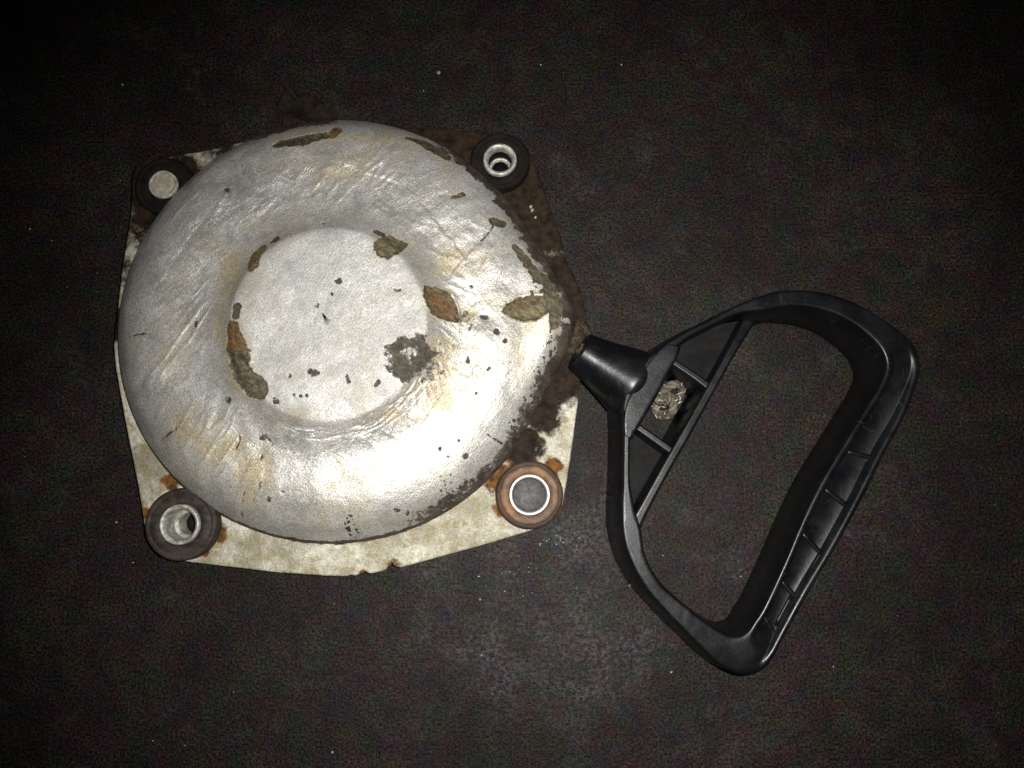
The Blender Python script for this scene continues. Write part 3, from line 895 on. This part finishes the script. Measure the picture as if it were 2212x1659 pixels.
# long ridge inside the outer half of the channel, in three lengths
for (p, q) in [((1676, 1352), (1712, 1286)), ((1742, 1252), (1778, 1190)), ((1806, 1144), (1842, 1076))]:
    d = np.array(q, float) - np.array(p, float); d /= np.linalg.norm(d); nrm = np.array([d[1], -d[0]]) * 4
    P0, P1 = np.array(p, float), np.array(q, float)
    loft('grip_ridge', [(tuple(P0 - nrm), tuple(P0 + nrm)), (tuple(P1 - nrm), tuple(P1 + nrm))], handle, M_plastic, zt=0.0250, zb=0.015, bev=0.0006, n=4)

# ferrule: the flared cone the rope goes into
A = at(1250, 757, 0.0195); B = at(1356, 824, 0.0160)
axd = (B - A).normalized()
upv = Vector((0, 0, 1)); upv = (upv - axd * upv.dot(axd)).normalized()
sdv = axd.cross(upv)
Lc = (B - A).length / MM
cprof = [(5.0, 1.8), (5.2, 0.6), (5.8, 0.1), (6.5, 0.1), (7.05, 0.5), (7.3, 1.3), (8.3, 0.28 * Lc), (9.8, 0.55 * Lc), (11.4, 0.80 * Lc), (12.4, 0.95 * Lc),
         (12.6, 1.03 * Lc), (12.1, 1.12 * Lc), (10.8, 1.2 * Lc), (8.0, 1.26 * Lc), (4.0, 1.29 * Lc), (0.1, 1.30 * Lc)]
cprof = [tuple(p) for p in catmull(cprof, 4)]
vs, fs = [], []
SG = 72
for r, l in cprof:
    for j in range(SG):
        t = 2 * math.pi * j / SG
        zr = r * math.cos(t)
        v = A + axd * (l * MM) + sdv * (r * MM * math.sin(t)) + upv * (zr * MM)
        vs.append((v.x - HX, v.y - HY, v.z))
for i in range(len(cprof) - 1):
    for j in range(SG):
        k = (j + 1) % SG
        fs.append((i * SG + j, i * SG + k, (i + 1) * SG + k, (i + 1) * SG + j))
fer = mesh_obj('ferrule', vs, fs, M_plastic, handle)
fbm_ = bmesh.new(); fbm_.from_mesh(fer.data); bmesh.ops.recalc_face_normals(fbm_, faces=fbm_.faces)
fbm_.to_mesh(fer.data); fbm_.free()

# ------------------------------------------------------------------ rope
rb = at(1437, 857, 0.010)
rb.z = 0
rope = empty('starter_rope', (rb.x, rb.y, 0))
tag(rope, 'frayed tan rope knotted inside the square hole of the black handle', 'rope')


def tube(path, rad, seg=8):
    path = [Vector(p) for p in path]
    vs, fs = [], []
    up = Vector((0.13, 0.2, 0.97))
    for i, p in enumerate(path):
        t = (path[min(i + 1, len(path) - 1)] - path[max(i - 1, 0)])
        if t.length < 1e-9: t = Vector((1, 0, 0))
        t.normalize()
        s_ = t.cross(up)
        if s_.length < 1e-4: s_ = t.cross(Vector((1, 0, 0)))
        s_.normalize(); n_ = s_.cross(t)
        r = rad(i / (len(path) - 1)) if callable(rad) else rad
        for j in range(seg):
            a = 2 * math.pi * j / seg
            vs.append(p + s_ * (r * math.cos(a)) + n_ * (r * math.sin(a)))
    for i in range(len(path) - 1):
        for j in range(seg):
            k = (j + 1) % seg
            fs.append((i * seg + j, i * seg + k, (i + 1) * seg + k, (i + 1) * seg + j))
    fs.append(tuple(range(seg))[::-1]); fs.append(tuple((len(path) - 1) * seg + j for j in range(seg)))
    return vs, fs


def merge(parts):
    V, Fc = [], []
    for vs, fs in parts:
        o = len(V); V += [tuple(v) for v in vs]; Fc += [tuple(i + o for i in f) for f in fs]
    return V, Fc


# knot: an overhand (trefoil) knot, each turn laid from three strands
def knot(t):
    return Vector(((math.sin(t) + 1.7 * math.sin(2 * t)) * 0.0027, (math.cos(t) - 1.7 * math.cos(2 * t)) * 0.0025, 0.0082 + 0.0030 * -math.sin(3 * t)))


NK = 300
kp = [knot(2 * math.pi * i / NK) for i in range(NK + 1)]
frames = []
nv = Vector((0, 0, 1))
for i in range(NK + 1):
    d = (kp[(i + 1) % NK] - kp[(i - 1) % NK]).normalized()
    nv = (nv - d * nv.dot(d)).normalized()
    frames.append((nv.copy(), d.cross(nv)))
parts = []
for k in range(3):
    path = []
    for i in range(NK + 1):
        a = i / NK * 2 * math.pi * 8 + k * 2.0944
        path.append(kp[i] + frames[i][0] * (0.00085 * math.cos(a)) + frames[i][1] * (0.00085 * math.sin(a)))
    parts.append(tube(path, 0.00088, 8))
V_, F_ = merge(parts)
kn = mesh_obj('knot', V_, F_, M_rope, rope)
# frayed ends
parts = []
r_ = random.Random(12)
for k in range(60):
    t = r_.uniform(0, 6.28)
    p = knot(t) + Vector((r_.gauss(0, .0012), r_.gauss(0, .0012), abs(r_.gauss(0.0012, .0006))))
    d = Vector((r_.uniform(-0.6, 1), r_.uniform(-0.2, 1), r_.uniform(-0.1, 0.25))).normalized()
    L = r_.uniform(0.0008, 0.0018); s_ = Vector((r_.uniform(-1, 1), r_.uniform(-1, 1), r_.uniform(-1, 0.3))) * L * 0.35
    parts.append(tube([p, p + d * L * 0.4 + s_ * 0.3, p + d * L * 0.7 + s_ * 0.7, p + d * L + s_ * 1.4], r_.uniform(0.00012, 0.00032), 5))
V_, F_ = merge(parts)
fr = mesh_obj('frayed_fibre', V_, F_, M_rope_fibre, rope); fr['kind'] = 'stuff'
# the length between the cover and the handle
ra = at(1252, 752, 0.0155); rc = at(1290, 782, 0.019)
parts = []
dv = rc - ra; dn = dv.normalized(); s0 = dn.cross(Vector((0, 0, 1))).normalized()
for k in range(3):
    path = []
    for i in range(60):
        f = i / 59
        a = f * 14 + k * 2.094
        path.append(ra + dv * f + s0 * (0.0012 * math.cos(a)) + Vector((0, 0, 0.0012 * math.sin(a))) - rope.location)
    parts.append(tube(path, 0.00115, 7))
V_, F_ = merge(parts)
mesh_obj('rope_length', V_, F_, M_rope_oily, rope)

# ------------------------------------------------------------------ scrap lying above the cover, grit on the ground
sp = [(612, 186), (622, 205), (612, 222), (605, 233), (612, 246), (640, 258), (668, 268), (700, 276), (735, 268), (725, 244), (705, 228), (680, 216), (660, 214), (640, 204), (626, 188)]
sc0 = at(665, 240, 0)
n = len(sp)
vs, fs = [], []
pts = [at(a, b, 0.002) - sc0 for a, b in sp]
cen = sum(pts, Vector()) / n
NRs = 14
ring = catmull([(p.x, p.y, 0) for p in pts], 6, True)
for lay in (0, 1):
    for k in range(NRs + 1):
        f = k / NRs
        for q in ring:
            x = cen.x + (q[0] - cen.x) * f; y = cen.y + (q[1] - cen.y) * f
            z = 0.0016 + 0.0034 * f * f + 0.0011 * float(fbm(x * 260, y * 260, 66, 3)) - lay * 0.0005
            vs.append((x, y, max(z, 0.0003)))
m = len(ring); half = (NRs + 1) * m
for lay in (0, 1):
    for k in range(NRs):
        for j in range(m):
            a = lay * half + k * m + j; b = lay * half + k * m + (j + 1) % m
            fs.append((a, b, b + m, a + m) if lay == 0 else (b, a, a + m, b + m))
for j in range(m):
    a = NRs * m + j; b = NRs * m + (j + 1) % m
    fs.append((a, b, b + half, a + half))
scrap = mesh_obj('dry_scrap', vs, fs, M_scrap)
scrap.location = (sc0.x, sc0.y, 0)
tag(scrap, 'thin curled dark brown scrap on the ground above the top rim of the cover', 'scrap')


def chip_mesh(sz, r_):
    bm = bmesh.new()
    bmesh.ops.create_icosphere(bm, subdivisions=2, radius=1)
    ax_ = (r_.uniform(.6, 1.3), r_.uniform(.6, 1.3), r_.uniform(.35, .7))
    o = r_.uniform(0, 50)
    for v in bm.verts:
        f = 1 + 0.35 * float(fbm(v.co.x * 1.5 + o, v.co.y * 1.5 + v.co.z * 2, 5, 2))
        v.co = Vector((v.co.x * ax_[0], v.co.y * ax_[1], v.co.z * ax_[2])) * (sz * f)
    vs_ = [v.co.copy() for v in bm.verts]; fs_ = [tuple(v.index for v in f.verts) for f in bm.faces]
    bm.free()
    return vs_, fs_


r_ = random.Random(77)
parts = []
grit_px = [(948, 157, 8), (915, 196, 4), (265, 183, 7), (65, 495, 5), (112, 520, 3), (1168, 140, 4), (1342, 140, 4), (288, 1215, 4), (252, 1128, 6), (1034, 1245, 5), (1037, 1295, 5),
           (1090, 1277, 5), (722, 1305, 3), (1450, 1452, 5), (1432, 1200, 4), (1360, 1265, 4), (400, 1610, 4), (330, 1600, 3), (718, 1625, 5), (505, 1495, 3),
           (1040, 1415, 5), (260, 390, 3), (210, 590, 3), (145, 620, 3), (1800, 1440, 3), (1755, 1060, 3), (1905, 1105, 3), (1240, 62, 3), (1600, 1245, 3), (1780, 1190, 3)]
for k in range(26): grit_px.append((1205 + r_.gauss(0, 24), 1172 + r_.gauss(0, 9), r_.uniform(1.5, 4)))
for k in range(20): grit_px.append((1130 + r_.gauss(0, 30), 1235 + r_.gauss(0, 26), r_.uniform(1.2, 3.4)))
for k in range(60): grit_px.append((r_.uniform(0, 2212), r_.uniform(0, 1659), r_.uniform(0.8, 2.0)))
for px, py, s in grit_px:
    p = at(px, py, 0)
    vs_, fs_ = chip_mesh(s * 0.5 / 5.8 * MM, r_)
    a = r_.uniform(0, 6.28); ca, sa = math.cos(a), math.sin(a)
    parts.append(([Vector((v.x * ca - v.y * sa, v.x * sa + v.y * ca, v.z)) + p + Vector((0, 0, s * 0.12 / 5.8 * MM)) for v in vs_], fs_))
V_, F_ = merge(parts)
grit = mesh_obj('pale_grit', V_, F_, M_grit)
tag(grit, kind='stuff')
